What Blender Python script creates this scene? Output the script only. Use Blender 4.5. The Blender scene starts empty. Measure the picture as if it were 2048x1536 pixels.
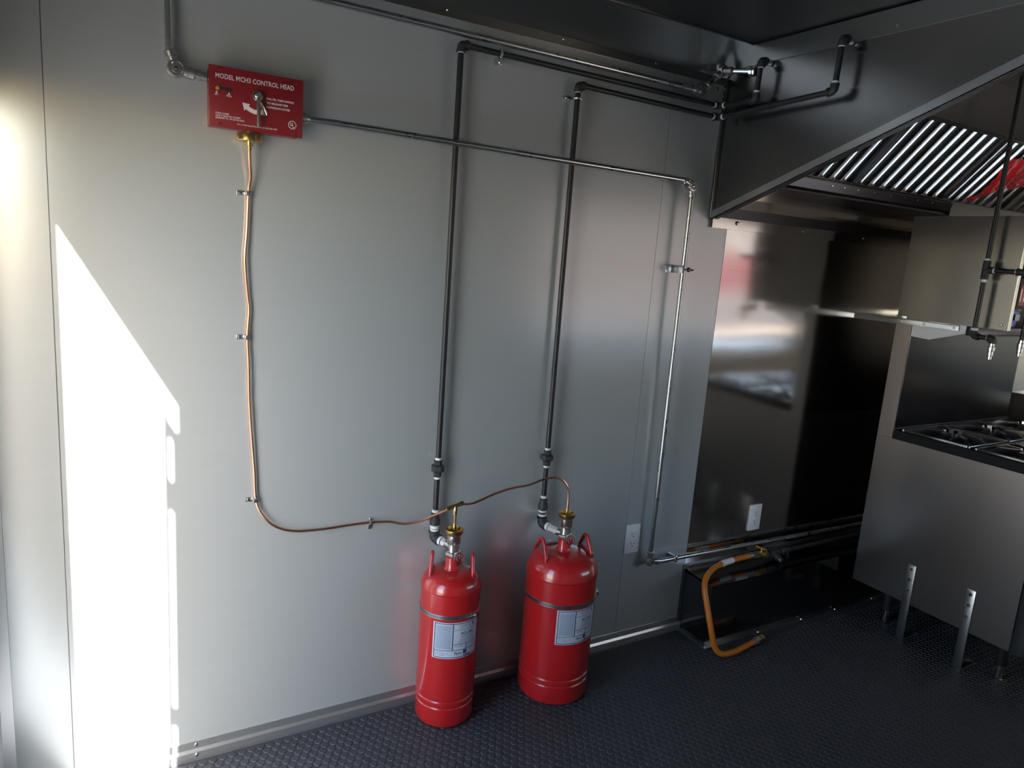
import bpy, bmesh, math, random
from mathutils import Vector, Matrix
random.seed(7)
S = bpy.context.scene
COL = S.collection

# ------------------------------------------------------------------ camera
cam = bpy.data.objects.new('camera', bpy.data.cameras.new('camera'))
COL.objects.link(cam)
cam.data.sensor_width = 36.0
cam.data.lens = 25.035
cam.data.clip_start = 0.02
cam.data.clip_end = 200
cam.matrix_world = Matrix((
    (0.864766, 0.029931, -0.501282, 0.0),
    (-0.496918, 0.195065, -0.845590, -1.95),
    (0.072473, 0.980334, 0.183559, 1.478),
    (0, 0, 0, 1)))
S.camera = cam

# ------------------------------------------------------------------ world, sun, exposure
SUN_DIR = Vector((1.0, 2.5, -1.79)).normalized()
W = bpy.data.worlds.new('sky')
S.world = W
W.use_nodes = True
nt = W.node_tree
nt.nodes.clear()
wo = nt.nodes.new('ShaderNodeOutputWorld')
wb = nt.nodes.new('ShaderNodeBackground')
sk = nt.nodes.new('ShaderNodeTexSky')
sk.sky_type = 'NISHITA'
sk.sun_disc = False
sk.sun_elevation = math.radians(33.6)
sk.sun_rotation = math.atan2(-SUN_DIR.x, -SUN_DIR.y)
sk.air_density = 1.0
sk.dust_density = 1.2
nt.links.new(sk.outputs[0], wb.inputs[0])
wb.inputs[1].default_value = 0.54
nt.links.new(wb.outputs[0], wo.inputs[0])

sl = bpy.data.lights.new('sun', 'SUN')
sl.energy = 26.0
sl.angle = math.radians(0.6)
sl.color = (1.0, 0.985, 0.96)
sun = bpy.data.objects.new('sun', sl)
COL.objects.link(sun)
sun.rotation_euler = SUN_DIR.to_track_quat('-Z', 'Y').to_euler()
sun.location = (-5, -12, 9)

S.view_settings.view_transform = 'Standard'
S.view_settings.look = 'None'
S.view_settings.gamma = 1.0
S.view_settings.use_curve_mapping = False
S.view_settings.exposure = 1.5

# ------------------------------------------------------------------ helpers
ORG = {}


class MB:
    def __init__(self):
        self.v = []
        self.f = []

    def add(self, vs, fs):
        n = len(self.v)
        self.v += [tuple(p) for p in vs]
        self.f += [tuple(i + n for i in q) for q in fs]
        return self

    def box(self, lo, hi, bev=0.0, M=None):
        x0, y0, z0 = lo
        x1, y1, z1 = hi
        if bev <= 0:
            vs = [(x0, y0, z0), (x1, y0, z0), (x1, y1, z0), (x0, y1, z0), (x0, y0, z1), (x1, y0, z1), (x1, y1, z1), (x0, y1, z1)]
            fs = [(3, 2, 1, 0), (4, 5, 6, 7), (0, 1, 5, 4), (1, 2, 6, 5), (2, 3, 7, 6), (3, 0, 4, 7)]
        else:
            bm = bmesh.new()
            bmesh.ops.create_cube(bm, size=1.0)
            for q in bm.verts:
                q.co = Vector(((x0 + x1) / 2 + q.co.x * (x1 - x0), (y0 + y1) / 2 + q.co.y * (y1 - y0), (z0 + z1) / 2 + q.co.z * (z1 - z0)))
            bmesh.ops.bevel(bm, geom=bm.edges[:], offset=bev, segments=2, profile=0.5, affect='EDGES')
            bm.verts.index_update()
            vs = [q.co.copy() for q in bm.verts]
            fs = [[q.index for q in f.verts] for f in bm.faces]
            bm.free()
        if M is not None:
            vs = [M @ Vector(p) for p in vs]
        return self.add(vs, fs)

    def tube(self, pts, r, seg=14, caps=True):
        pts = [Vector(p) for p in pts]
        rs = r if isinstance(r, (list, tuple)) else [r] * len(pts)
        n = len(pts)
        t = [(pts[min(i + 1, n - 1)] - pts[max(i - 1, 0)]).normalized() for i in range(n)]
        a = Vector((0, 0, 1)) if abs(t[0].z) < 0.9 else Vector((1, 0, 0))
        u = (a - t[0] * a.dot(t[0])).normalized()
        vs = []
        for i in range(n):
            u = (u - t[i] * u.dot(t[i])).normalized()
            w = t[i].cross(u)
            for k in range(seg):
                an = 2 * math.pi * k / seg
                vs.append(pts[i] + (u * math.cos(an) + w * math.sin(an)) * rs[i])
        fs = [(i * seg + k, i * seg + (k + 1) % seg, (i + 1) * seg + (k + 1) % seg, (i + 1) * seg + k) for i in range(n - 1) for k in range(seg)]
        if caps:
            fs.append(tuple(range(seg - 1, -1, -1)))
            fs.append(tuple((n - 1) * seg + k for k in range(seg)))
        return self.add(vs, fs)

    def lathe(self, prof, o, ax=(0, 0, 1), seg=32, ref=None):
        """prof: (radius, height along ax)"""
        o = Vector(o)
        ax = Vector(ax).normalized()
        a = Vector(ref) if ref else (Vector((1, 0, 0)) if abs(ax.x) < 0.9 else Vector((0, 0, 1)))
        u = (a - ax * a.dot(ax)).normalized()
        w = ax.cross(u)
        vs = []
        for r, h in prof:
            for k in range(seg):
                an = 2 * math.pi * k / seg
                vs.append(o + ax * h + (u * math.cos(an) + w * math.sin(an)) * r)
        n = len(prof)
        fs = [(i * seg + k, i * seg + (k + 1) % seg, (i + 1) * seg + (k + 1) % seg, (i + 1) * seg + k) for i in range(n - 1) for k in range(seg)]
        if prof[0][0] > 1e-5:
            fs.append(tuple(range(seg - 1, -1, -1)))
        if prof[-1][0] > 1e-5:
            fs.append(tuple((n - 1) * seg + k for k in range(seg)))
        return self.add(vs, fs)

    def prism(self, poly, d):
        """poly: list of 3D points of a flat polygon; extruded by vector d"""
        d = Vector(d)
        n = len(poly)
        vs = [Vector(p) for p in poly] + [Vector(p) + d for p in poly]
        fs = [tuple(range(n - 1, -1, -1)), tuple(range(n, 2 * n))] + [(i, (i + 1) % n, n + (i + 1) % n, n + i) for i in range(n)]
        return self.add(vs, fs)

    def build(self, name, mat, parent=None, smooth=True, angle=35):
        me = bpy.data.meshes.new(name)
        o = Vector((0, 0, 0))
        if parent is not None:
            o = ORG.get(parent.name, Vector((0, 0, 0)))
        me.from_pydata([Vector(p) - o for p in self.v], [], self.f)
        bm = bmesh.new()
        bm.from_mesh(me)
        bmesh.ops.remove_doubles(bm, verts=bm.verts, dist=1e-6)
        bmesh.ops.recalc_face_normals(bm, faces=bm.faces)
        bm.to_mesh(me)
        bm.free()
        if smooth:
            me.shade_smooth()
            me.set_sharp_from_angle(angle=math.radians(angle))
        me.materials.append(mat)
        ob = bpy.data.objects.new(name, me)
        COL.objects.link(ob)
        if parent is not None:
            ob.parent = parent
            ORG[ob.name] = o
        return ob


def tag(o, label=None, cat=None, group=None, kind=None):
    if label: o['label'] = label
    if cat: o['category'] = cat
    if group: o['group'] = group
    if kind: o['kind'] = kind
    return o


def thing(name, label, cat, loc, group=None):
    o = bpy.data.objects.new(name, None)
    COL.objects.link(o)
    o.location = loc
    o.empty_display_size = 0.05
    ORG[o.name] = Vector(loc)
    return tag(o, label, cat, group)


def struct(o):
    o['kind'] = 'structure'
    return o


def fillet(pts, rad, n=6):
    pts = [Vector(p) for p in pts]
    out = [pts[0]]
    for i in range(1, len(pts) - 1):
        a, b, c = pts[i - 1], pts[i], pts[i + 1]
        d1 = (a - b).normalized()
        d2 = (c - b).normalized()
        r = min(rad, (a - b).length * 0.49, (c - b).length * 0.49)
        p1, p2 = b + d1 * r, b + d2 * r
        for k in range(n + 1):
            s = k / n
            out.append(p1 * (1 - s) ** 2 + b * 2 * s * (1 - s) + p2 * s ** 2)
    out.append(pts[-1])
    return out


def catmull(pts, n=6):
    pts = [Vector(p) for p in pts]
    P = [pts[0] * 2 - pts[1]] + pts + [pts[-1] * 2 - pts[-2]]
    out = []
    for i in range(1, len(P) - 2):
        for k in range(n):
            t = k / n
            out.append(0.5 * ((2 * P[i]) + (P[i + 1] - P[i - 1]) * t + (2 * P[i - 1] - 5 * P[i] + 4 * P[i + 1] - P[i + 2]) * t * t + (3 * P[i] - P[i - 1] - 3 * P[i + 1] + P[i + 2]) * t ** 3))
    out.append(pts[-1])
    return out


def textmesh(body, size, bold=0.0, align='LEFT', narrow=1.0):
    """flat text as (verts, faces) in its own xy plane"""
    cu = bpy.data.curves.new('lettering', 'FONT')
    cu.body = body
    cu.size = size
    cu.offset = bold
    cu.align_x = align
    cu.resolution_u = 2
    ob = bpy.data.objects.new('lettering_tmp', cu)
    COL.objects.link(ob)
    dg = bpy.context.evaluated_depsgraph_get()
    me = bpy.data.meshes.new_from_object(ob.evaluated_get(dg))
    vs = [Vector((v.co.x * narrow, v.co.y, 0)) for v in me.vertices]
    fs = [tuple(p.vertices) for p in me.polygons]
    bpy.data.objects.remove(ob)
    bpy.data.curves.remove(cu)
    bpy.data.meshes.remove(me)
    return vs, fs


# ------------------------------------------------------------------ materials
def mat(name, col, rough=0.5, metal=0.0, coat=0.0, noise=None, bump=None, spec=0.5, aniso=0.0):
    """noise=(scale xyz, amount, rough amount); bump=(scale xyz, strength, distance)"""
    m = bpy.data.materials.new(name)
    m.use_nodes = True
    n = m.node_tree
    b = n.nodes['Principled BSDF']
    b.inputs['Base Color'].default_value = (*col, 1)
    b.inputs['Roughness'].default_value = rough
    b.inputs['Metallic'].default_value = metal
    b.inputs['Coat Weight'].default_value = coat
    b.inputs['Coat Roughness'].default_value = 0.06
    b.inputs['Specular IOR Level'].default_value = spec
    tc = n.nodes.new('ShaderNodeTexCoord')
    if noise:
        mp = n.nodes.new('ShaderNodeMapping')
        mp.inputs['Scale'].default_value = noise[0]
        n.links.new(tc.outputs['Object'], mp.inputs['Vector'])
        tx = n.nodes.new('ShaderNodeTexNoise')
        tx.inputs['Detail'].default_value = 2
        tx.inputs['Scale'].default_value = 1.0
        n.links.new(mp.outputs[0], tx.inputs['Vector'])
        mr = n.nodes.new('ShaderNodeMapRange')
        mr.inputs['To Min'].default_value = 1 - noise[1]
        mr.inputs['To Max'].default_value = 1 + noise[1]
        n.links.new(tx.outputs['Fac'], mr.inputs['Value'])
        mx = n.nodes.new('ShaderNodeVectorMath')
        mx.operation = 'SCALE'
        mx.inputs[0].default_value = col
        n.links.new(mr.outputs[0], mx.inputs['Scale'])
        n.links.new(mx.outputs[0], b.inputs['Base Color'])
        if noise[2]:
            m2 = n.nodes.new('ShaderNodeMapRange')
            m2.inputs['To Min'].default_value = max(0.02, rough - noise[2])
            m2.inputs['To Max'].default_value = rough + noise[2]
            n.links.new(tx.outputs['Fac'], m2.inputs['Value'])
            n.links.new(m2.outputs[0], b.inputs['Roughness'])
    if bump:
        mp = n.nodes.new('ShaderNodeMapping')
        mp.inputs['Scale'].default_value = bump[0]
        n.links.new(tc.outputs['Object'], mp.inputs['Vector'])
        tx = n.nodes.new('ShaderNodeTexNoise')
        tx.inputs['Scale'].default_value = 1.0
        tx.inputs['Detail'].default_value = 2
        n.links.new(mp.outputs[0], tx.inputs['Vector'])
        bp = n.nodes.new('ShaderNodeBump')
        bp.inputs['Strength'].default_value = bump[1]
        bp.inputs['Distance'].default_value = bump[2]
        n.links.new(tx.outputs['Fac'], bp.inputs['Height'])
        n.links.new(bp.outputs[0], b.inputs['Normal'])
    return m


M_wall = mat('wall_sheet_metal', (0.515, 0.545, 0.55), 0.24, 0.40, noise=((2, 2, 90), 0.02, 0.02))
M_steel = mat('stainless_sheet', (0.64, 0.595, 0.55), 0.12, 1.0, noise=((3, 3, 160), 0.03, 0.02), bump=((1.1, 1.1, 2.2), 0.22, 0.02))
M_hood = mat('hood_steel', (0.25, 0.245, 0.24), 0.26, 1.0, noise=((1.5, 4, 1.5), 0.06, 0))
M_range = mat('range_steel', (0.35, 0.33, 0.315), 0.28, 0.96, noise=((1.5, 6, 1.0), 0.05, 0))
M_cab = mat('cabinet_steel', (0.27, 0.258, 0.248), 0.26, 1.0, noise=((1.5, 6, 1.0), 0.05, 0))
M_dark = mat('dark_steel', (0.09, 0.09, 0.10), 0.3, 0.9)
M_curb = mat('curb_polished_steel', (0.20, 0.20, 0.20), 0.12, 1.0)
M_flange = mat('flange_steel', (0.55, 0.56, 0.56), 0.3, 1.0)
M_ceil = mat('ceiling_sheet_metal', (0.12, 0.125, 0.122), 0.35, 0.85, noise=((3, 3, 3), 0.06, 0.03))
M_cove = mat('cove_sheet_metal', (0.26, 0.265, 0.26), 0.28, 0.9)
M_alu = mat('aluminium_trim', (0.62, 0.63, 0.64), 0.35, 0.9)
M_galv = mat('galvanised_conduit', (0.55, 0.59, 0.60), 0.28, 1.0, noise=((25, 25, 25), 0.05, 0.03))
M_cast = mat('cast_zinc', (0.44, 0.43, 0.415), 0.3, 0.9, noise=((90, 90, 90), 0.1, 0.05))
M_black = mat('black_iron_pipe', (0.018, 0.018, 0.02), 0.38, 0.0, noise=((60, 60, 60), 0.3, 0.08))
M_fitting = mat('malleable_iron', (0.035, 0.035, 0.038), 0.55, 0.2, bump=((250, 250, 250), 0.3, 0.001))
M_tape = mat('thread_tape', (0.75, 0.76, 0.76), 0.6)
M_brass = mat('brass', (0.60, 0.43, 0.17), 0.28, 1.0)
M_copper = mat('copper', (0.72, 0.36, 0.23), 0.28, 1.0)
M_red = mat('red_gloss_paint', (0.43, 0.012, 0.014), 0.28, 0.0, coat=0.7)
M_redbox = mat('red_box_enamel', (0.215, 0.012, 0.018), 0.4, 0.0, coat=0.15)
M_white = mat('white_print', (0.72, 0.68, 0.68), 0.6)
M_plate = mat('white_plastic', (0.74, 0.74, 0.73), 0.4)
M_slot = mat('dark_slot', (0.02, 0.018, 0.016), 0.7)
M_amber = mat('amber_plastic', (0.45, 0.22, 0.03), 0.4)
M_chrome = mat('bright_steel', (0.68, 0.67, 0.65), 0.16, 1.0)
M_baffle = mat('baffle_steel', (0.55, 0.56, 0.55), 0.24, 1.0)
M_nickel = mat('nickel_valve', (0.55, 0.53, 0.51), 0.3, 1.0)
M_zinc = mat('zinc_plate', (0.58, 0.60, 0.62), 0.3, 1.0)
M_label = mat('label_paper', (0.50, 0.55, 0.62), 0.4, noise=((60, 60, 60), 0.06, 0))
M_navy = mat('label_navy_ink', (0.02, 0.035, 0.14), 0.5)
M_grey = mat('label_grey_ink', (0.20, 0.26, 0.36), 0.6)
M_panelblue = mat('label_grey_block', (0.30, 0.36, 0.45), 0.6, noise=((220, 220, 320), 0.25, 0))
M_orange = mat('orange_hose', (0.55, 0.16, 0.012), 0.42)
M_yellow = mat('yellow_handle', (0.65, 0.30, 0.02), 0.4)
M_rubber = mat('black_rubber_mat', (0.042, 0.045, 0.054), 0.55, noise=((30, 30, 30), 0.3, 0.1), bump=((400, 400, 400), 0.4, 0.001))
M_iron = mat('cast_iron_grate', (0.22, 0.22, 0.225), 0.20, 0.95)
M_patch = mat('red_patch_gloss', (0.40, 0.014, 0.022), 0.25, 0.0, coat=0.5)
M_patchmark = mat('patch_dark_marks', (0.16, 0.01, 0.02), 0.5)
M_blue = mat('blue_plastic', (0.012, 0.04, 0.26), 0.3)
M_paper = mat('white_paper', (0.62, 0.64, 0.70), 0.7)
M_carton = mat('dark_red_carton', (0.16, 0.012, 0.02), 0.45)
M_ground = mat('pale_gravel', (0.19, 0.145, 0.10), 0.9, noise=((2, 2, 2), 0.2, 0))
M_conc = mat('pale_concrete', (0.31, 0.34, 0.37), 0.9, noise=((2, 2, 2), 0.1, 0))
M_cream = mat('cream_siding', (0.44, 0.32, 0.25), 0.8)
M_frp = mat('white_wall_board', (0.33, 0.32, 0.30), 0.45)
M_barn = mat('red_siding', (0.36, 0.04, 0.04), 0.8)
M_tan = mat('tan_laminate', (0.50, 0.45, 0.38), 0.5)
M_enamel = mat('black_enamel', (0.008, 0.008, 0.009), 0.55, spec=0.2)
M_guard = mat('dark_backguard_steel', (0.028, 0.029, 0.035), 0.22, 0.9)
M_gusset = mat('pale_brushed_aluminium', (0.75, 0.74, 0.74), 0.5, 0.5)


def screw(parent, p, nrm, r=0.005, name='screw', m=None):
    b = MB()
    b.lathe([(r, 0), (r, r * 0.35), (r * 0.7, r * 0.7), (0, r * 0.8)], p, nrm, 8)
    return b.build(name, m or M_chrome, parent)


# =================================================================== SETTING
XL, XR, YF, ZC = -0.24, 6.0, -2.30, 2.22

fl = struct(MB().box((XL - 0.1, YF - 0.1, -0.05), (XR + 0.1, 0.1, 0.0)).build('floor', M_rubber, smooth=False))
ORG[fl.name] = Vector((0, 0, 0))
# raised hexagon studs of the rubber mat
hx = MB()
P_ = 0.026
ri, ro, hh = 0.0098, 0.0118, 0.0022
row = 0
y = -0.03
while y > -1.55:
    x = XL + 0.02 + (P_ / 2 if row % 2 else 0)
    while x < 3.75:
        if not (2.03 < x < 3.6 and y > -0.19):
            base = len(hx.v)
            for k in range(6):
                a = math.pi / 6 + k * math.pi / 3
                hx.v.append((x + ro * math.cos(a), y + ro * math.sin(a), 0.0002))
            for k in range(6):
                a = math.pi / 6 + k * math.pi / 3
                hx.v.append((x + ri * math.cos(a), y + ri * math.sin(a), hh))
            hx.f.append(tuple(base + 6 + k for k in range(6)))
            for k in range(6):
                hx.f.append((base + k, base + (k + 1) % 6, base + 6 + (k + 1) % 6, base + 6 + k))
        x += P_
    y -= P_ * 0.866
    row += 1
me = bpy.data.meshes.new('mat_studs')
me.from_pydata(hx.v, [], hx.f)
me.materials.append(M_rubber)
st = bpy.data.objects.new('mat_studs', me)
COL.objects.link(st)
st.parent = fl
st['kind'] = 'stuff'

# back wall: a core with sheet panels in front of it
wb_ = struct(MB().box((XL - 0.1, 0.004, 0), (XR + 0.1, 0.10, ZC + 0.15)).build('wall_back', M_dark, smooth=False))
for (a, b_, m) in ((XL, -0.0870, M_wall), (-0.0855, 1.6990, M_wall), (1.7005, 2.0300, M_wall)):
    MB().box((a, 0.0, 0), (b_, 0.005, ZC + 0.10)).build('wall_panel', m, wb_, smooth=False)
tag(MB().box((2.0305, -0.0012, 0), (XR, 0.005, ZC + 0.10)).build('steel_panel', M_steel, wb_, smooth=False), 'polished stainless steel sheet under the hood')

# left end wall with its doorway
wl = MB()
Y0, Y1 = -0.4175, -0.9575
for lo, hi in (((XL - 0.006, Y0, 0), (XL, 0.0, ZC)),
               ((XL - 0.006, Y1, 1.77), (XL, Y0, ZC)),
               ((XL - 0.006, Y1 - 0.0175, 0), (XL, Y1, 1.70)),
               ((XL - 0.006, YF, 1.77), (XL, Y1, ZC)),
               ((XL - 0.006, YF, 0), (XL, Y1 - 0.0825, 1.77)),
               ((XL - 0.006, Y1 - 0.0825, 0), (XL, Y1 - 0.05, 1.69)),
               ((XL - 0.006, Y1 - 0.05, 1.655), (XL, Y1 - 0.0175, 1.69)),
               ((XL - 0.006, Y1 - 0.05, 1.46), (XL, Y1 - 0.0175, 1.535)),
               ((XL - 0.006, Y1 - 0.05, 0.83), (XL, Y1 - 0.0175, 0.88)),
               ((XL - 0.006, Y1 - 0.05, 0.0), (XL, Y1 - 0.0175, 0.30))):
    wl.box(lo, hi)
struct(wl.build('wall_left', M_wall, smooth=False))

# wall behind the camera with the serving opening
WX0, WX1, WZ0, WZ1 = 2.7, 5.5, 0.90, 1.84
wf = MB()
for lo, hi in (((XL, YF - 0.06, 0), (WX0, YF, ZC)), ((WX1, YF - 0.06, 0), (XR, YF, ZC)),
               ((WX0, YF - 0.06, 0), (WX1, YF, WZ0)), ((WX0, YF - 0.06, WZ1), (WX1, YF, ZC))):
    wf.box(lo, hi)
struct(wf.build('wall_front', M_frp, smooth=False))
struct(MB().box((XR, YF, 0), (XR + 0.06, 0.0, ZC)).build('wall_right', M_wall, smooth=False))
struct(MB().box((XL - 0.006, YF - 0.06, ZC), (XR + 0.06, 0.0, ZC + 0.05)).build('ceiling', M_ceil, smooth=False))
wn = MB()
for lo, hi in (((WX0 - 0.05, YF - 0.08, WZ0 - 0.05), (WX0, YF + 0.015, WZ1 + 0.05)), ((WX1, YF - 0.08, WZ0 - 0.05), (WX1 + 0.05, YF + 0.015, WZ1 + 0.05)),
               ((WX0, YF - 0.08, WZ1), (WX1, YF + 0.015, WZ1 + 0.05)), ((WX0, YF - 0.08, WZ0 - 0.05), (WX1, YF + 0.015, WZ0))):
    wn.box(lo, hi, 0.004)
struct(wn.build('window_1', M_alu))

# cove flashing between wall and ceiling
tr = MB()
tr.prism([(XL, -0.0015, 2.098), (XL, -0.0015, 2.125), (XL, -0.102, 2.2195), (XL, -0.112, 2.2195), (XL, -0.112, 2.2165), (XL, -0.101, 2.2165), (XL, -0.005, 2.1235), (XL, -0.005, 2.098)], (1.945 - XL, 0, 0))
cv = struct(tr.build('trim_1', M_cove, smooth=False))
for x in (0.40, 0.86, 1.245, 1.61):
    screw(cv, (x, -0.005, 2.115), (0, -1, 0), 0.0055)
for x in (0.9, 1.27, 1.71):
    screw(cv, (x, -0.107, 2.2165), (0, 0, -1), 0.004)
# foot trim along the back wall
bs = MB()
bs.prism([(XL, 0, 0.0), (XL, -0.012, 0.0), (XL, -0.012, 0.010), (XL, -0.0105, 0.026), (XL, -0.005, 0.034), (XL, -0.003, 0.055), (XL, 0, 0.055)], (2.035 - XL, 0, 0))
bb = struct(bs.build('baseboard_back', M_alu, smooth=False))
for x, z in ((0.207, 0.045), (0.207, 0.018), (1.45, 0.045)):
    screw(bb, (x, -0.003 if z > 0.04 else -0.0112, z), (0, -1, 0), 0.0055)
# corner trim
ct = MB()
ct.prism([(XL, 0, 0), (XL + 0.032, 0, 0), (XL + 0.032, -0.004, 0), (XL + 0.006, -0.006, 0), (XL + 0.004, -0.032, 0), (XL, -0.032, 0)], (0, 0, 2.1))
struct(ct.build('trim_2', M_alu, smooth=False))

# =================================================================== OUTSIDE (lights the room, shows in the steel)
struct(MB().box((-40, -60, -0.75), (60, YF - 0.1, -0.65)).build('ground', M_ground, smooth=False))
struct(MB().box((-40, YF - 0.1, -0.75), (XL - 0.2, 20, -0.65)).build('ground_beside', M_conc, smooth=False))
aw = thing('sun_block_awning', 'unseen raised flap added outside the serving window to keep the sun out', 'added awning', (4.1, YF - 0.1, 1.95))
MB().box((WX0 - 0.2, YF - 1.5, 1.93), (WX1 + 0.2, YF - 0.065, 1.96), 0.006).build('flap', M_wall, aw)  # out of view, added and sized to stop sun entering the serving opening
for x in (WX0 - 0.1, WX1 + 0.1):
    MB().tube([(x, YF - 0.065, 1.15), (x, YF - 1.3, 1.93)], 0.012).build('support_arm', M_galv, aw)
bl = thing('far_building', 'long cream building with a red stripe, showing blurred in the steel sheet', 'building', (20, -24, -0.65))
MB().box((2, -28, -0.65), (48, -24, 5.2)).build('wall', M_cream, bl, smooth=False)
MB().box((2, -23.999, 0.60), (48, -23.93, 1.80)).build('red_stripe', M_barn, bl, smooth=False)
MB().prism([(1.5, -23.5, 5.2), (1.5, -28.5, 5.2), (1.5, -26, 6.2)], (47, 0, 0)).build('roof', M_alu, bl, smooth=False)

# =================================================================== HOOD
XH = 1.94
HY = -1.25


def zlow(y):
    return 1.64 + 0.373 * (-y)


hd = thing('exhaust_hood', 'grey stainless exhaust hood with slanted end panel, fixed under the ceiling', 'exhaust hood', (3.2, -0.02, 1.62))
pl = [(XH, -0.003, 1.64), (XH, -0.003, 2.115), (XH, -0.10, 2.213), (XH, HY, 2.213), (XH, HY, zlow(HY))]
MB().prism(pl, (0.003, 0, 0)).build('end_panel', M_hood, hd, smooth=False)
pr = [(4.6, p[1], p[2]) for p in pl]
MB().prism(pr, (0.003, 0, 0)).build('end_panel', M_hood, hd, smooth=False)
d = Vector((0, -1, 0.373)).normalized()
n_ = Vector((0, 0.373, 1)).normalized()
a0 = Vector((XH - 0.004, -0.004, 1.6415))
a1 = Vector((XH - 0.004, HY, zlow(HY)))
MB().prism([a0, a1, a1 + n_ * 0.026, a0 + n_ * 0.026 + d * 0.01], (0.004, 0, 0)).prism([a0, a1, a1 + n_ * 0.003, a0 + n_ * 0.003], (0.03, 0, 0)).build('bottom_lip', M_flange, hd, smooth=False)
MB().box((XH - 0.004, HY, 2.148), (XH, -0.045, 2.214)).build('top_flange', M_cove, hd, smooth=False)
MB().box((XH - 0.012, -0.012, 1.648), (XH - 0.0005, -0.0015, 2.10), 0.003).build('corner_bead', M_hood, hd)
for z in (1.70, 2.09):
    screw(hd, (XH - 0.012, -0.006, z), (-1, 0, 0), 0.006, 'bolt')
screw(hd, (XH - 0.004, -0.623, 2.165), (-1, 0, 0), 0.006, 'bolt')
screw(hd, (1.90, -0.002, 2.085), (0, -1, 0), 0.005, 'bolt')
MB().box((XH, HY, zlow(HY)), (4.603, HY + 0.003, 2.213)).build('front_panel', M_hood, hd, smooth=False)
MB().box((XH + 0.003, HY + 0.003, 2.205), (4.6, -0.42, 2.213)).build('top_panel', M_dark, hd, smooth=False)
# plenum closing plate above the filters, grease trough below
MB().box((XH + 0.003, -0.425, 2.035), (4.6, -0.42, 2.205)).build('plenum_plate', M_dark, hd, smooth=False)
trg = MB()
trg.prism([(XH + 0.003, -0.180, 1.758), (XH + 0.003, -0.212, 1.770), (XH + 0.003, -0.222, 1.800), (XH + 0.003, -0.215, 1.806), (XH + 0.003, -0.205, 1.781), (XH + 0.003, -0.180, 1.772)], (1.13, 0, 0))
trg.build('grease_trough', M_dark, hd)
for x in (2.30, 2.37, 2.45, 2.55, 2.65, 2.74, 2.83, 2.93):
    screw(hd, (x, -0.2185, 1.790), (0, -1, -0.3), 0.004, 'rivet')
MB().box((3.075, -0.215, 1.735), (4.6, -0.205, 1.815)).build('back_plate', M_hood, hd, smooth=False)
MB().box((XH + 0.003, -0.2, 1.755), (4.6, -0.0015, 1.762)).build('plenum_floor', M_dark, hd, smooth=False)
MB().box((XH + 0.003, -0.006, 1.690), (4.6, -0.0015, 1.752)).build('back_strip', M_steel, hd, smooth=False)
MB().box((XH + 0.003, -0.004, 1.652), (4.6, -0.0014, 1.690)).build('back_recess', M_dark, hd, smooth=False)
MB().box((XH + 0.003, -0.012, 1.614), (4.6, -0.0014, 1.652)).build('back_flange', M_steel, hd, smooth=False)
for x in (2.067, 2.439, 2.828, 3.22):
    screw(hd, (x, -0.012, 1.638), (0, -1, 0), 0.0075, 'bolt')

# baffle filters: each can be lifted out of the hood
FB = Vector((0, -0.205, 1.808))
FT = Vector((0, -0.418, 2.038))
fd = (FT - FB)
FLn = fd.length
fd.normalize()
fnrm = Vector((0, -fd.z, fd.y))   # faces down and towards the room
names = ('baffle filter at the hood end panel, half hidden by the panel', 'shiny baffle filter in the middle with nine bright ribs', 'baffle filter carrying the wavy red film', 'baffle filter right of the red film at the picture edge', 'farthest baffle filter inside the hood, beyond the picture edge')


def fpt(x, s, h):
    q = FB + fd * s + fnrm * h
    return Vector((x, q.y, q.z))


fx = 1.95
for i, w in enumerate((0.47, 0.585, 0.47, 0.5, 0.6)):
    ft = thing('baffle_filter', names[i], 'filter', fpt(fx + w / 2, 0, 0), 'baffle filters in the hood')
    fr = MB()
    for lo, hi in (((fx, 0), (fx + w, 0.012)), ((fx, FLn - 0.012), (fx + w, FLn)), ((fx, 0.012), (fx + 0.012, FLn - 0.012)), ((fx + w - 0.012, 0.012), (fx + w, FLn - 0.012))):
        fr.prism([fpt(lo[0], lo[1], -0.02), fpt(hi[0], lo[1], -0.02), fpt(hi[0], hi[1], -0.02), fpt(lo[0], hi[1], -0.02)], fnrm * 0.026)
    fr.build('frame', M_hood, ft, smooth=False)
    MB().prism([fpt(fx + 0.012, 0.012, -0.018), fpt(fx + w - 0.012, 0.012, -0.018), fpt(fx + w - 0.012, FLn - 0.012, -0.018), fpt(fx + 0.012, FLn - 0.012, -0.018)], fnrm * -0.002).build('backing', M_dark, ft, smooth=False)
    nb = max(3, round((w - 0.03) / 0.0655))
    for k in range(nb):
        xc = fx + 0.012 + (w - 0.024) * (k + 0.5) / nb
        hw = 0.0095
        prof = []
        for j in range(11):
            t = j / 10
            prof.append((xc - hw + 2 * hw * t, -0.012 + 0.016 * math.sin(math.pi * t) ** 0.8))
        bf = MB()
        n1 = len(prof)
        vs = [fpt(x, 0.010, h) for x, h in prof] + [fpt(x, FLn - 0.010, h) for x, h in prof]
        bf.add(vs, [(j, j + 1, n1 + j + 1, n1 + j) for j in range(n1 - 1)])
        bf.build('baffle', M_baffle, ft, angle=80)
    fx += w + 0.004
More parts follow.
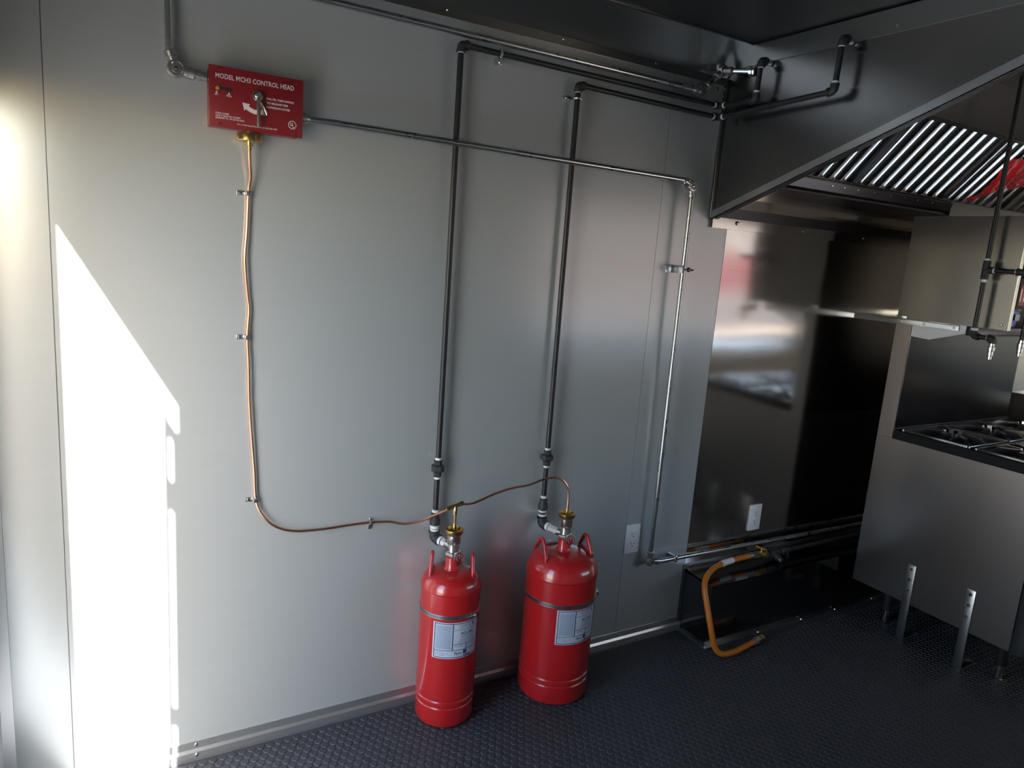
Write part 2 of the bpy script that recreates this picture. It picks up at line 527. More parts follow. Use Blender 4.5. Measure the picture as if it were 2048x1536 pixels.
# red film over the filters: a wavy red surface with darker marks
RX = thing('red_patch', 'wavy red film with dark print stuck to the filters', 'plastic film', fpt(3.15, 0.1, 0.02))
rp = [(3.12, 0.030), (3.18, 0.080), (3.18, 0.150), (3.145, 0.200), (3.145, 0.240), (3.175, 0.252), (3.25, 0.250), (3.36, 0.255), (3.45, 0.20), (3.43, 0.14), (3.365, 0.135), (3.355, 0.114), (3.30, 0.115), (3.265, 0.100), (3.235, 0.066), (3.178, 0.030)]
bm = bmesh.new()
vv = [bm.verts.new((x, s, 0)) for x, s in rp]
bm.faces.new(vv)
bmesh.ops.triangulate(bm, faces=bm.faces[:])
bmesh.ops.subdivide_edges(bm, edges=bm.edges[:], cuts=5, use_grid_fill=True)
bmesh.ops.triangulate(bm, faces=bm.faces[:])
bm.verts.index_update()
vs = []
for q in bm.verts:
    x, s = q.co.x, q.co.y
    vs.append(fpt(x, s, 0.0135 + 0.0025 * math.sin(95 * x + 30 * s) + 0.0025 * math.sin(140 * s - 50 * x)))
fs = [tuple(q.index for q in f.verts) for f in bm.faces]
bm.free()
MB().add(vs, fs).build('patch', M_patch, RX, angle=70)
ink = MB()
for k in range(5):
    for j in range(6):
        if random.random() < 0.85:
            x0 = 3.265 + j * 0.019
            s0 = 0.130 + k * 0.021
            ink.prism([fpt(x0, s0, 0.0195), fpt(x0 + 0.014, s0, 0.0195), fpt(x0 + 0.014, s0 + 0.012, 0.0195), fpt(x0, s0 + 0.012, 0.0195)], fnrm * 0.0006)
ink.build('print', M_patchmark, RX, smooth=False)

# =================================================================== CONTROL BOX
BX0, BX1, BZ0, BZ1, BY = 0.238, 0.452, 1.711, 1.847, -0.055
cb = thing('control_box', 'red metal control head box with white lettering on the wall', 'control box', ((BX0 + BX1) / 2, 0, BZ0))
MB().box((BX0 + 0.003, BY + 0.003, BZ0 + 0.003), (BX1 - 0.003, -0.0005, BZ1 - 0.003), 0.003).build('body', M_redbox, cb)
MB().box((BX0, BY - 0.002, BZ0), (BX1, BY + 0.003, BZ1), 0.0015).build('cover', M_redbox, cb)
for x, z in ((0.262, 1.8385), (0.435, 1.8365), (0.262, 1.7185), (0.434, 1.7195)):
    screw(cb, (x, BY - 0.002, z), (0, -1, 0), 0.0032, m=M_redbox)


def wall_text(body, size, x, z, parent, m, bold=0.0, align='LEFT', y=BY - 0.0022, narrow=1.0, name='lettering'):
    vs, fs = textmesh(body, size, bold, align, narrow)
    return MB().add([(x + v.x, y - 0.0003, z + v.y) for v in vs], fs).build(name, m, parent, smooth=False)


wall_text('MODEL MCH3 CONTROL HEAD', 0.0155, 0.2515, 1.8195, cb, M_white, 0.0001, narrow=0.80)
wall_text('PULL PIN, TURN HANDLE', 0.0066, 0.3655, 1.789, cb, M_white, 0.0001, narrow=0.85)
wall_text('TO RELEASE FIRE', 0.0066, 0.3655, 1.7795, cb, M_white, 0.0001)
wall_text('SUPPRESSION SYSTEM', 0.0066, 0.3655, 1.770, cb, M_white, 0.0001, narrow=0.85)
for i, s in enumerate(('PYRO-CHEM', 'ONE STANTON STREET', 'MARINETTE, WI 54143-2542')):
    wall_text(s, 0.0052, 0.252, 1.7405 - i * 0.0052, cb, M_white, 0.0001)
wall_text('For an Authorized Distributor call (800) 526-1079', 0.0052, 0.300, 1.7215, cb, M_white, 0.00005, narrow=0.85)
for x, s in ((0.2545, 'SET'), (0.2815, 'FIRED')):
    tri = MB().prism([(x - 0.0025, BY - 0.0022, 1.7865), (x + 0.0025, BY - 0.0022, 1.7865), (x, BY - 0.0022, 1.791)], (0, -0.0003, 0))
    tri.build('pointer', M_white, cb, smooth=False)
    wall_text(s, 0.0048, x, 1.7815, cb, M_white, 0.0001, 'CENTER')
MB().box((0.252, BY - 0.0026, 1.793), (0.289, BY - 0.0018, 1.801), 0.0003).build('indicator_slot', M_slot, cb)
MB().lathe([(0.0045, 0), (0.0045, 0.003), (0.003, 0.0045), (0, 0.005)], (0.2565, BY - 0.002, 1.797), (0, -1, 0), 14).build('indicator', M_amber, cb)
# curved arrow
ar = MB()
cx, cz = 0.345, 1.7935
pts_o, pts_i = [], []
for k in range(15):
    a = math.radians(232 + k * 5.2)
    pts_o.append((cx + 0.0425 * math.cos(a), cz + 0.0425 * math.sin(a)))
    pts_i.append((cx + 0.0325 * math.cos(a), cz + 0.0325 * math.sin(a)))
vs = [(x, BY - 0.0025, z) for x, z in pts_o + pts_i]
ar.add(vs, [(k, k + 1, 16 + k, 15 + k) for k in range(14)])
a = math.radians(232)
ar.add([(cx + 0.048 * math.cos(a), BY - 0.0025, cz + 0.048 * math.sin(a)), (cx + 0.027 * math.cos(a), BY - 0.0025, cz + 0.027 * math.sin(a)), (cx + 0.0375 * math.cos(a) - 0.011, BY - 0.0025, cz + 0.0375 * math.sin(a) + 0.010)], [(0, 1, 2)])
ar.build('arrow_print', M_white, cb, smooth=False)
# UL mark
ul = MB()
k0 = 28
ring = []
for rr in (0.0098, 0.0082):
    for k in range(k0):
        an = 2 * math.pi * k / k0
        ring.append((0.4265 + rr * math.cos(an), BY - 0.0025, 1.7395 + rr * math.sin(an)))
ul.add(ring, [(k, (k + 1) % k0, k0 + (k + 1) % k0, k0 + k) for k in range(k0)])
vs, fs = textmesh('U', 0.0105, 0.0004)
ul.add([(0.4212 + v.x * 0.8, BY - 0.0025, 1.7372 + v.y) for v in vs], fs)
vs, fs = textmesh('L', 0.0105, 0.0004)
ul.add([(0.4268 + v.x * 0.8, BY - 0.0025, 1.7335 + v.y) for v in vs], fs)
ul.build('approval_mark', M_white, cb, smooth=False)
# turn handle
hn = MB()
hn.lathe([(0.0125, 0), (0.0125, 0.004), (0.011, 0.006), (0.007, 0.007), (0.007, 0.016), (0.005, 0.018), (0, 0.018)], (0.345, BY - 0.002, 1.7935), (0, -1, 0), 24)
hn.build('handle_hub', M_chrome, cb)
hl = MB().tube([(0.345, BY - 0.014, 1.7965), (0.345, BY - 0.016, 1.786), (0.3455, BY - 0.017, 1.722)], [0.0052, 0.0048, 0.0042], 12)
hl.build('turn_handle', M_chrome, cb)
pn = MB()
for dx, dz, w in ((0.009, -0.032, 0.0016), (0.012, -0.036, 0.0014), (0.017, -0.034, 0.0014)):
    pn.tube([(0.349, BY - 0.008, 1.787), (0.349 + dx * 0.5, BY - 0.010, 1.787 + dz * 0.45), (0.349 + dx, BY - 0.006, 1.787 + dz)], w, 8)
pn.build('pull_pin', M_chrome, cb)
# brass actuator under the box
ba = MB()
ba.lathe([(0.0, 0.024), (0.010, 0.024), (0.010, 0.020), (0.0275, 0.019), (0.029, 0.016), (0.029, 0.002), (0.027, 0.0), (0.009, 0.0), (0.009, -0.009), (0.0065, -0.010), (0.0045, -0.020), (0.0035, -0.021)], (0.331, -0.036, 1.689), (0, 0, 1), 40)
ba.build('brass_fitting', M_brass, cb)
cb.location = (0.351, 0, 1.7155)
cb.scale = (1.0187, 1.0, 1.011)

# =================================================================== CONDUIT RUNS
CR = 0.0090


def pulley(parent, c, dirs, R=0.021, nrm=(0, -1, 0)):
    c = Vector(c)
    nrm = Vector(nrm).normalized()
    b = MB()
    b.lathe([(R * 0.97, -0.012), (R, -0.009), (R, 0.008), (R * 0.93, 0.011), (R * 0.78, 0.0115), (R * 0.74, 0.0095), (R * 0.55, 0.0095), (R * 0.5, 0.012), (R * 0.32, 0.012), (R * 0.28, 0.0095), (0, 0.0095)], c, nrm, 32)
    for dr in dirs:
        dr = Vector(dr).normalized()
        b.lathe([(0.0115, R * 0.55), (0.0115, R + 0.006), (0.0135, R + 0.007), (0.0135, R + 0.019), (0.0120, R + 0.021), (0.0105, R + 0.021)], c, dr, 12)
    p = b.build('corner_pulley', M_cast, parent)
    cap = MB().lathe([(R * 0.2, 0), (R * 0.2, 0.003), (0, 0.004)], c + nrm * 0.0095, nrm, 12)
    cap.build('pulley_screw', M_chrome, p)
    return p


c1 = thing('conduit_run', 'galvanised conduit from the red box up and along the ceiling to the hood', 'conduit', (0.16, -0.03, 1.83))
MB().tube(fillet([(0.1625, -0.03, 1.86), (0.1605, -0.03, 2.057), (1.785, -0.03, 2.057)], 0.06), CR).build('tube', M_galv, c1)
pulley(c1, (0.175, -0.030, 1.834), [(-0.35, 0, 1), (1, 0, -0.16)], 0.0195)
cn = MB()
cn.lathe([(0.009, 0), (0.009, 0.008), (0.0125, 0.009), (0.0125, 0.019), (0.0105, 0.020), (0.0105, 0.026), (0.0130, 0.027), (0.0130, 0.032), (0.0100, 0.033), (0.0100, 0.046)], (0.195, -0.030, 1.831), (1, 0, -0.10), 10)
cn.build('connector', M_cast, c1)
pulley(c1, (1.800, -0.030, 2.057), [(-1, 0, 0), (0.78, 0, 0.72)], 0.018)
q2 = Vector((1.886, -0.030, 2.137))
MB().tube([(1.812, -0.03, 2.068), q2], CR).build('tube', M_galv, c1)
MB().tube([(1.829, -0.03, 2.084), (1.842, -0.03, 2.096)], 0.0125, 6).build('nut', M_chrome, c1)
pulley(c1, q2, [(-0.78, 0, -0.72), (0.25, -0.9, -0.15)], 0.018)
e2 = Vector((1.9395, -0.125, 2.128))
MB().tube([q2, e2], CR).build('tube', M_galv, c1)
dd = (e2 - q2).normalized()
MB().tube([e2 - dd * 0.018, e2 - dd * 0.010], 0.0145, 8).tube([e2 - dd * 0.006, e2 - dd * 0.001], 0.016, 8).build('lock_nut', M_cast, c1)

c2 = thing('conduit_run', 'galvanised conduit from the red box across and down the wall to the floor box', 'conduit', (1.80, -0.037, 0.34))
MB().tube([(0.4615, -0.041, 1.766), (0.60, -0.047, 1.766), (1.775, -0.047, 1.757)], CR).build('tube', M_galv, c2)
MB().lathe([(0.0125, 0), (0.0135, 0.004), (0.0135, 0.011), (0.011, 0.014), (0.010, 0.020)], (0.4605, -0.041, 1.766), (1, 0, -0.008), 12).build('connector', M_cast, c2)
pulley(c2, (1.787, -0.047, 1.742), [(-1, 0, 0.35), (0.2, 0, -1)], 0.019)
MB().tube([(1.794, -0.047, 1.715), (1.803, -0.037, 0.365)], CR).build('tube', M_galv, c2)
pulley(c2, (1.806, -0.037, 0.349), [(0, 0, 1), (1, 0, -0.1)], 0.019)
MB().tube([(1.82, -0.037, 0.343), (3.45, -0.037, 0.318)], CR).build('tube', M_galv, c2)

kb = thing('conduit_clamp', 'zinc clamp with bolt holding the vertical conduit beside the steel sheet', 'clamp', (1.80, 0, 1.455))
MB().box((1.748, -0.005, 1.442), (1.778, 0, 1.471), 0.001).box((1.775, -0.053, 1.443), (1.786, 0, 1.470), 0.001).build('strap', M_zinc, kb)
MB().tube([(1.8035 + 0.0115 * math.cos(t), -0.045 + 0.0115 * math.sin(t), 1.4565) for t in [k * math.pi / 8 for k in range(17)]], 0.003, 8).build('ring', M_zinc, kb)
MB().tube([(1.81, -0.049, 1.4565), (1.836, -0.052, 1.4565)], 0.003, 8).lathe([(0.008, 0), (0.008, 0.008), (0.004, 0.009)], (1.813, -0.049, 1.4565), (1, -0.1, 0), 6).build('bolt', M_dark, kb)

kc = thing('conduit_clamp', 'small zinc clip on the low conduit at the wall foot', 'clamp', (1.93, 0, 0.34))
MB().box((1.925, -0.050, 0.330), (1.937, -0.0005, 0.352), 0.001).build('strap', M_zinc, kc)
screw(kc, (1.93, -0.045, 0.353), (0, -0.3, 1), 0.006)

# =================================================================== BLACK DISCHARGE PIPES
PR = 0.0086


def tape(parent, p, ax, r=0.0096, w=0.007):
    ax = Vector(ax).normalized()
    p = Vector(p)
    return MB().tube([p - ax * w / 2, p + ax * w / 2], r, 16).build('thread_tape', M_tape, parent)


def elbow(parent, p, d1, d2, L=0.021, r=0.0125):
    p = Vector(p)
    d1 = Vector(d1).normalized()
    d2 = Vector(d2).normalized()
    b = MB()
    b.tube(fillet([p + d1 * L, p, p + d2 * L], L * 0.95, 8), r * 0.93, 16)
    for q in (d1, d2):
        b.tube([p + q * (L - 0.007), p + q * L], r * 1.08, 16)
    return b.build('elbow', M_fitting, parent)


def union(parent, p):
    p = Vector(p)
    b = MB()
    b.lathe([(0.0115, 0.026), (0.0130, 0.024), (0.0130, 0.012), (0.0155, 0.010)], p, (0, 0, 1), 8)
    b.lathe([(0.0200, 0.009), (0.0215, 0.006), (0.0215, -0.006), (0.0185, -0.010)], p, (0, 0, 1), 8)
    b.lathe([(0.0160, -0.010), (0.0130, -0.014), (0.0130, -0.026), (0.0110, -0.028)], p, (0, 0, 1), 8)
    b.build('pipe_union', M_fitting, parent, angle=25)
    tape(parent, p + Vector((0, 0, 0.030)), (0, 0, 1))
    tape(parent, p - Vector((0, 0, 0.031)), (0, 0, 1))


def discharge(label, px, py, ztop, xh, yend, zh, zup, vx, vy, vz, zun, bw):
    t = thing('suppression_pipe', label, 'pipe', (px, py, vz))
    V = Vector
    # riser
    MB().tube([(px, py, 0.67), (px, py, ztop)], PR).build('riser', M_black, t)
    elbow(t, (px, py, ztop), (0, 0, -1), (1, 0, 0))
    tape(t, (px, py, ztop - 0.0195), (0, 0, 1))
    tape(t, (px + 0.0195, py, ztop), (1, 0, 0), w=0.005)
    MB().tube([(px, py, ztop), (xh, py, ztop - 0.006)], PR).build('wall_run', M_black, t)
    p = V((xh, py, ztop - 0.006))
    elbow(t, p, (-1, 0, 0), (0, -1, 0))
    tape(t, p - V((0.024, 0, 0)), (1, 0, 0))
    tape(t, p + V((0, -0.024, 0)), (0, 1, 0))
    q = V((xh, yend, zh))
    MB().tube([p, q], PR).build('hood_run', M_black, t)
    elbow(t, q, (p - q), (0, 0, 1))
    tape(t, q + (p - q).normalized() * 0.0195, p - q, w=0.005)
    tape(t, q + V((0, 0, 0.0245)), (0, 0, 1))
    u = V((xh, yend - 0.004, zup))
    MB().tube([q, u], PR).build('hood_riser', M_black, t)
    elbow(t, u, (0, 0, -1), (1, 0, 0), 0.020, 0.0135)
    tape(t, u - V((0, 0, 0.0195)), (0, 0, 1))
    tape(t, u + V((0.0215, 0, 0)), (1, 0, 0), w=0.004, r=0.011)
    MB().tube([u, (XH - 0.0045, u.y, u.z)], 0.0095).build('hood_entry', M_galv, t)
    union(t, (px, py, zun))
    # reducer, nipple, elbow to the valve
    rd = MB().lathe([(0.0115, 0.040), (0.0130, 0.038), (0.0130, 0.026), (0.0165, 0.016), (0.0165, 0.0), (0.0150, -0.002)], (px, py, 0.620), (0, 0, 1), 18)
    rd.build('reducer', M_fitting, t)
    tape(t, (px, py, 0.6635), (0, 0, 1), 0.0105, 0.008)
    MB().tube([(px, py, 0.625), (px, py, vz)], 0.0125).build('nipple', M_fitting, t)
    tape(t, (px, py, 0.6135), (0, 0, 1), 0.0138, bw)
    tape(t, (px, py, 0.5995), (0, 0, 1), 0.0138, bw)
    e = V((px, py, vz))
    v = V((vx, vy, vz - 0.006))
    dv = (v - e).normalized()
    elbow(t, e, (0, 0, 1), dv, 0.024, 0.0165)
    tape(t, e + dv * 0.029, dv, 0.0142, 0.009)
    return e, v, dv


C1, R1 = Vector((0.930, -0.100, 0)), 0.093
C2, R2 = Vector((1.330, -0.1255, 0)), 0.1196
j1 = discharge('black pipe rising from the slimmer red cylinder to the shorter hood entry', 0.897, -0.026, 2.029, 1.893, -0.187, 2.022, 2.142, C1.x, C1.y, 0.575, 0.803, 0.012)
j2 = discharge('black pipe rising from the wider red cylinder to the longer hood run', 1.299, -0.026, 1.991, 1.893, -0.483, 2.006, 2.150, C2.x, C2.y, 0.567, 0.803, 0.006)

pc = thing('pipe_clamp', 'zinc clip on the upper black pipe near its elbow', 'clamp', (1.021, 0, 2.02))
MB().tube([(1.021, -0.026 + 0.0112 * math.cos(t), 2.028 + 0.0112 * math.sin(t)) for t in [k * math.pi / 8 for k in range(17)]], 0.0035, 8).box((1.015, -0.030, 1.998), (1.026, -0.0005, 2.018), 0.001).build('strap', M_zinc, pc)
screw(pc, (1.0195, -0.030, 2.004), (0, -1, 0), 0.0055)
pc = thing('pipe_clamp', 'zinc clip at the top of the wider cylinder riser', 'clamp', (1.29, 0, 1.953))
MB().tube([(1.299 + 0.0112 * math.cos(t), -0.026 + 0.0112 * math.sin(t), 1.951) for t in [k * math.pi / 8 for k in range(17)]], 0.0035, 8).box((1.262, -0.006, 1.945), (1.290, -0.0005, 1.957), 0.001).build('strap', M_zinc, pc)
screw(pc, (1.272, -0.006, 1.951), (0, -1, 0), 0.0055)

# =================================================================== CYLINDERS


def cylinder(label, c, R, zsh, ztop, handles, lab0, lab1, lz0, lz1, model, zb, buckle, sticker, j):
    t = thing('fire_suppression_cylinder', label, 'cylinder', (c.x, c.y, 0), 'red suppression cylinders on the floor')
    u = Vector((-c.x, -1.95 - c.y, 0)).normalized()
    rt = Vector((-u.y, u.x, 0))
    if rt.x < 0: rt = -rt

    def pt(ang, r, z):
        a = math.radians(ang)
        return Vector((c.x, c.y, 0)) + (u * math.cos(a) + rt * math.sin(a)) * r + Vector((0, 0, z))
    prof = [(0, 0.012), (R * 0.55, 0.010), (R * 0.78, 0.0), (R - 0.012, 0.003), (R - 0.004, 0.010), (R, 0.022), (R, 0.070), (R - 0.0028, 0.0735), (R - 0.0028, 0.077), (R, 0.080), (R, 0.092), (R - 0.0028, 0.0955), (R - 0.0028, 0.0985), (R, 0.102), (R, zsh), (R + 0.0022, zsh + 0.003), (R + 0.0022, zsh + 0.006)]
    for k in range(1, 13):
        a = k / 12 * math.pi / 2
        prof.append((0.021 + (R - 0.021) * math.cos(a) ** 0.75, zsh + 0.008 + (ztop - zsh - 0.010) * math.sin(a)))
    body = MB().lathe(prof, c, (0, 0, 1), 64).build('body', M_red, t, angle=30)
    zn = ztop + 0.040
    MB().lathe([(0.029, ztop - 0.006), (0.024, ztop + 0.003), (0.022, ztop + 0.006), (0.022, zn - 0.002), (0.020, zn)], c, (0, 0, 1), 28).build('neck', M_red, t)
    # valve
    vb = MB()
    vb.lathe([(0.0245, zn), (0.0255, zn + 0.002), (0.0255, zn + 0.012), (0.022, zn + 0.014)], c, (0, 0, 1), 6)
    vb.lathe([(0.0175, zn + 0.012), (0.0165, zn + 0.034), (0.0190, zn + 0.035), (0.0190, zn + 0.037), (0.0178, zn + 0.038), (0.0205, zn + 0.042), (0.0205, zn + 0.066), (0.018, zn + 0.068)], c, (0, 0, 1), 32)
    vb.tube([c + Vector((0, 0, j[1].z)), c + Vector((0, 0, j[1].z)) - j[2] * 0.030], 0.0135, 18)
    vb.build('valve', M_nickel, t)
    p0 = c + Vector((0, 0, j[1].z))
    MB().tube([p0 - j[2] * 0.026, j[0] + j[2] * 0.036], 0.0125, 6).build('outlet_adapter', M_gusset, t, smooth=False)
    cap = MB().lathe([(0.017, zn + 0.066), (0.024, zn + 0.070), (0.0275, zn + 0.075), (0.0275, zn + 0.086), (0.0255, zn + 0.086), (0.0240, zn + 0.076), (0.0120, zn + 0.072), (0.0085, zn + 0.073), (0.0085, zn + 0.084), (0.0065, zn + 0.085), (0.0065, zn + 0.092), (0.0048, zn + 0.104), (0.0038, zn + 0.105)], c, (0, 0, 1), 32)
    cap.build('brass_cap', M_brass, t)
    # gauge
    gn = (u * math.cos(math.radians(32)) + rt * math.sin(math.radians(32)) + Vector((0, 0, 0.10))).normalized()
    gp = c + Vector((0, 0, zn + 0.002)) + gn * 0.022
    g = MB().lathe([(0.006, -0.010), (0.006, 0.004), (0.0165, 0.005), (0.0175, 0.007), (0.0175, 0.016), (0.0160, 0.017), (0.0155, 0.015), (0, 0.015)], gp, gn, 28).build('gauge', M_nickel, t)
    MB().lathe([(0.0152, 0.0151), (0.0152, 0.0158), (0, 0.0158)], gp, gn, 24).build('dial', M_redbox, g, smooth=False)
    up = (Vector((0, 0, 1)) - gn * gn.z).normalized()
    sd = up.cross(gn)
    tk = MB()
    for k in range(9):
        a = math.radians(-40 + k * 32.5)
        e = gp + gn * 0.0162 + (sd * math.cos(a) + up * math.sin(a)) * 0.0105
        tk.box((-0.0017, -0.0010, -0.0002), (0.0017, 0.0010, 0.0002), M=Matrix.Translation(e) @ gn.to_track_quat('Z', 'Y').to_matrix().to_4x4() @ Matrix.Rotation(a, 4, 'Z'))
    tk.box((-0.0007, -0.001, -0.0002), (0.0007, 0.010, 0.0002), M=Matrix.Translation(gp + gn * 0.0164) @ gn.to_track_quat('Z', 'Y').to_matrix().to_4x4())
    tk.build('dial_marks', M_white, g, smooth=False)
    # lifting handles
    for ang in handles:
        a = math.radians(ang)
        rad = u * math.cos(a) + rt * math.sin(a)
        tan = Vector((-rad.y, rad.x, 0))
        rb = R * 0.70
        zbh = zsh + 0.008 + (ztop - zsh - 0.01) * math.sin(math.acos(min(1, (rb - 0.021) / (R - 0.021)) ** (1 / 0.75)))
        hb = c + rad * rb
        W_ = R * 0.36
        loop = [hb + tan * s * W_ * w + Vector((0, 0, z)) - rad * (z - zbh) * 0.05 for s, w, z in ((-1, 1.0, zbh - 0.008), (-1, 0.98, zbh + 0.006), (-1, 0.22, zbh + 0.054), (1, 0.22, zbh + 0.054), (1, 0.98, zbh + 0.006), (1, 1.0, zbh - 0.008))]
        h = MB().tube(fillet(loop, 0.016, 5), 0.0062, 12)
        h.tube([loop[1] + Vector((0, 0, -0.002)), loop[4] + Vector((0, 0, -0.002))], 0.0055, 10)
        h.build('lifting_handle', M_red, t)
    # strap round the body, screwed to a wall bracket
    sp = MB()
    n = 72
    vs = []
    for k in range(n):
        for dr, dz in ((0.0002, -0.0065), (0.0018, -0.0065), (0.0018, 0.0065), (0.0002, 0.0065)):
            vs.append(pt(k * 5, R + dr, zb + dz))
    fs = [(k * 4 + i, k * 4 + (i + 1) % 4, ((k + 1) % n) * 4 + (i + 1) % 4, ((k + 1) % n) * 4 + i) for k in range(n) for i in range(4)]
    strap = sp.add(vs, fs).build('strap', M_flange, t)
    sl_ = MB()
    for k in range(36):
        a0 = -75 + k * 2.6
        sl_.add([pt(a0, R + 0.0020, zb - 0.0038), pt(a0 + 1.1, R + 0.0020, zb - 0.0038), pt(a0 + 1.5, R + 0.0020, zb + 0.0038), pt(a0 + 0.4, R + 0.0020, zb + 0.0038)], [(0, 1, 2, 3)])
    sl_.build('strap_slots', M_fitting, strap, smooth=False)
    bk = pt(buckle, R + 0.006, zb)
    tg = (pt(buckle + 2, R, 0) - pt(buckle - 2, R, 0)).normalized()
    bkm = MB().tube([bk - tg * 0.008, bk + tg * 0.008], 0.0075, 10).tube([bk + tg * 0.008, bk + tg * 0.020], 0.0040, 8).tube([bk + tg * 0.020, bk + tg * 0.026], 0.0058, 6)
    bkm.build('strap_screw', M_chrome, strap)
    MB().box((c.x - 0.045, c.y + R * 0.80, 0.10), (c.x + 0.045, -0.0005, zsh - 0.02), 0.002).build('wall_bracket', M_fitting, t)
    # label
    NS = 26
    lb = MB()
    vs = []
    for k in range(NS + 1):
        a = lab0 + (lab1 - lab0) * k / NS
        vs += [pt(a, R + 0.0006, lz0), pt(a, R + 0.0006, lz1)]
    lb.add(vs, [(2 * k, 2 * k + 2, 2 * k + 3, 2 * k + 1) for k in range(NS)])
    lab = lb.build('label', M_label, t)
    Wd = (lab1 - lab0) * math.pi / 180 * R
    Hd = lz1 - lz0

    def lp(x, y, off):
        return pt(lab0 + (lab1 - lab0) * x, R + off, lz0 + Hd * y)

    def rect(mb, x0, y0, x1, y1, off):
        m_ = max(1, int((x1 - x0) * 24))
        v_ = []
        for k in range(m_ + 1):
            x = x0 + (x1 - x0) * k / m_
            v_ += [lp(x, y0, off), lp(x, y1, off)]
        mb.add(v_, [(2 * k, 2 * k + 2, 2 * k + 3, 2 * k + 1) for k in range(m_)])

    nv = MB()
    for r_ in ((0.03, 0.025, 0.045, 0.975), (0.03, 0.955, 0.98, 0.975), (0.03, 0.025, 0.98, 0.045), (0.965, 0.025, 0.98, 0.975), (0.385, 0.23, 0.405, 0.96), (0.405, 0.40, 0.97, 0.412), (0.67, 0.235, 0.685, 0.40), (0.03, 0.225, 0.97, 0.240)):
        rect(nv, *r_, 0.0010)
    nv.build('label_lines', M_navy, lab)
    gb = MB()
    rect(gb, 0.065, 0.27, 0.365, 0.925, 0.0009)
    gb.build('label_block', M_panelblue, lab)
    fine = MB()
    for y, x0, x1 in ((0.90, 0.52, 0.74), (0.85, 0.52, 0.76), (0.78, 0.43, 0.90), (0.60, 0.55, 0.88), (0.55, 0.55, 0.86), (0.50, 0.54, 0.88), (0.455, 0.50, 0.88), (0.37, 0.44, 0.63), (0.33, 0.44, 0.60), (0.36, 0.71, 0.92), (0.32, 0.71, 0.90), (0.19, 0.07, 0.22), (0.14, 0.07, 0.33), (0.09, 0.07, 0.25)):
        x = x0
        while x < x1:
            w = min(random.uniform(0.02, 0.06), x1 - x)
            rect(fine, x, y, x + w, y + 0.020, 0.0010)
            x += w + 0.012
    fine.build('label_fine_print', M_grey, lab, smooth=False)['kind'] = 'stuff'
    tx = MB()
    for body_, size, x, y, bo in ((model, 0.0125, 0.555, 0.645, 0.0003), ('Pyro', 0.0125, 0.44, 0.115, 0.0003), ('Chem', 0.0105, 0.625, 0.045, 0.0003)):
        vs_, fs_ = textmesh(body_, size, bo)
        tx.add([lp(x + v.x / Wd, y + v.y / Hd, 0.0012) for v in vs_], fs_)
    for x0, y0, w in ((0.80, 0.855, 0.075),):
        tx.add([lp(x0, y0, 0.0012), lp(x0 + w, y0, 0.0012), lp(x0 + w * 0.5, y0 + 0.10, 0.0012)], [(0, 1, 2)])
    tx.build('label_lettering', M_navy, lab, smooth=False)
    lg = MB()
    rect(lg, 0.62, 0.115, 0.70, 0.215, 0.0011)
    lg.build('label_logo', M_navy, lab)
    # pale sticker on the dome behind the neck
    stk = MB()
    vs = []
    for i in range(7):
        for k in range(7):
            a = sticker[0] + (sticker[1] - sticker[0]) * i / 6
            e = 0.30 + 0.42 * k / 6
            r_ = 0.021 + (R - 0.021) * math.cos(math.pi / 2 * (1 - e * 0.62)) ** 0.75
            z_ = zsh + 0.008 + (ztop - zsh - 0.010) * math.sin(math.pi / 2 * (1 - e * 0.62))
            vs.append(pt(a, r_ + 0.002, z_ + 0.010))
    stk.add(vs, [(i * 7 + k, i * 7 + k + 1, i * 7 + k + 8, i * 7 + k + 7) for i in range(6) for k in range(6)])
    stk.build('sticker', M_label, t)
    return Vector((c.x, c.y, zn + 0.104)), u, rt


top1, u1, rt1 = cylinder('slimmer red cylinder with upright handles, left of the wider one', C1, R1, 0.448, 0.502, (-90, 90), -29, 68, 0.246, 0.365, 'PCL-300', 0.380, 40, (150, 215), j1)
top2, u2, rt2 = cylinder('wider red cylinder with tilted handles, right of the slimmer one', C2, R2, 0.437, 0.512, (-62, 118), -1, 76, 0.229, 0.350, 'PCL-460', 0.361, 96, (195, 235), j2)

# =================================================================== COPPER TUBE
cp = thing('copper_tube', 'thin copper tube from the red box down and across to both cylinders', 'tube', (0.337, -0.012, 1.669))
raw = [(0.337, -0.036, 1.674), (0.3385, -0.035, 1.64), (0.342, -0.026, 1.610), (0.339, -0.014, 1.573), (0.336, -0.012, 1.481), (0.331, -0.014, 1.405), (0.338, -0.012, 1.316), (0.342, -0.012, 1.278), (0.338, -0.012, 1.206), (0.341, -0.014, 1.133), (0.343, -0.014, 1.039), (0.350, -0.014, 0.928), (0.357, -0.012, 0.843), (0.362, -0.012, 0.757), (0.380, -0.014, 0.711), (0.414, -0.014, 0.674), (0.469, -0.014, 0.652), (0.555, -0.014, 0.647), (0.629, -0.012, 0.648), (0.694, -0.012, 0.647), (0.750, -0.020, 0.645), (0.790, -0.034, 0.638), (0.838, -0.052, 0.648), (0.872, -0.070, 0.668), (0.905, -0.092, 0.690)]
MB().tube(catmull(raw, 5), 0.0036, 10).build('tube', M_copper, cp)
tee = Vector((top1.x - 0.001, top1.y, top1.z + 0.055))
MB().tube([top1 - Vector((0, 0, 0.002)), tee], 0.0036, 10).build('tube', M_copper, cp)
raw2 = [tee + Vector((0.018, 0.001, 0.005)), (0.99, -0.098, 0.703), (1.06, -0.095, 0.722), (1.13, -0.092, 0.735), (1.19, -0.092, 0.738), (1.235, -0.097, 0.752), (1.275, -0.107, 0.760), (1.305, -0.117, 0.752), (1.325, -0.124, 0.725), (1.330, -0.1255, 0.690), top2 - Vector((0, 0, 0.002))]
MB().tube(catmull(raw2, 5), 0.0036, 10).build('tube', M_copper, cp)
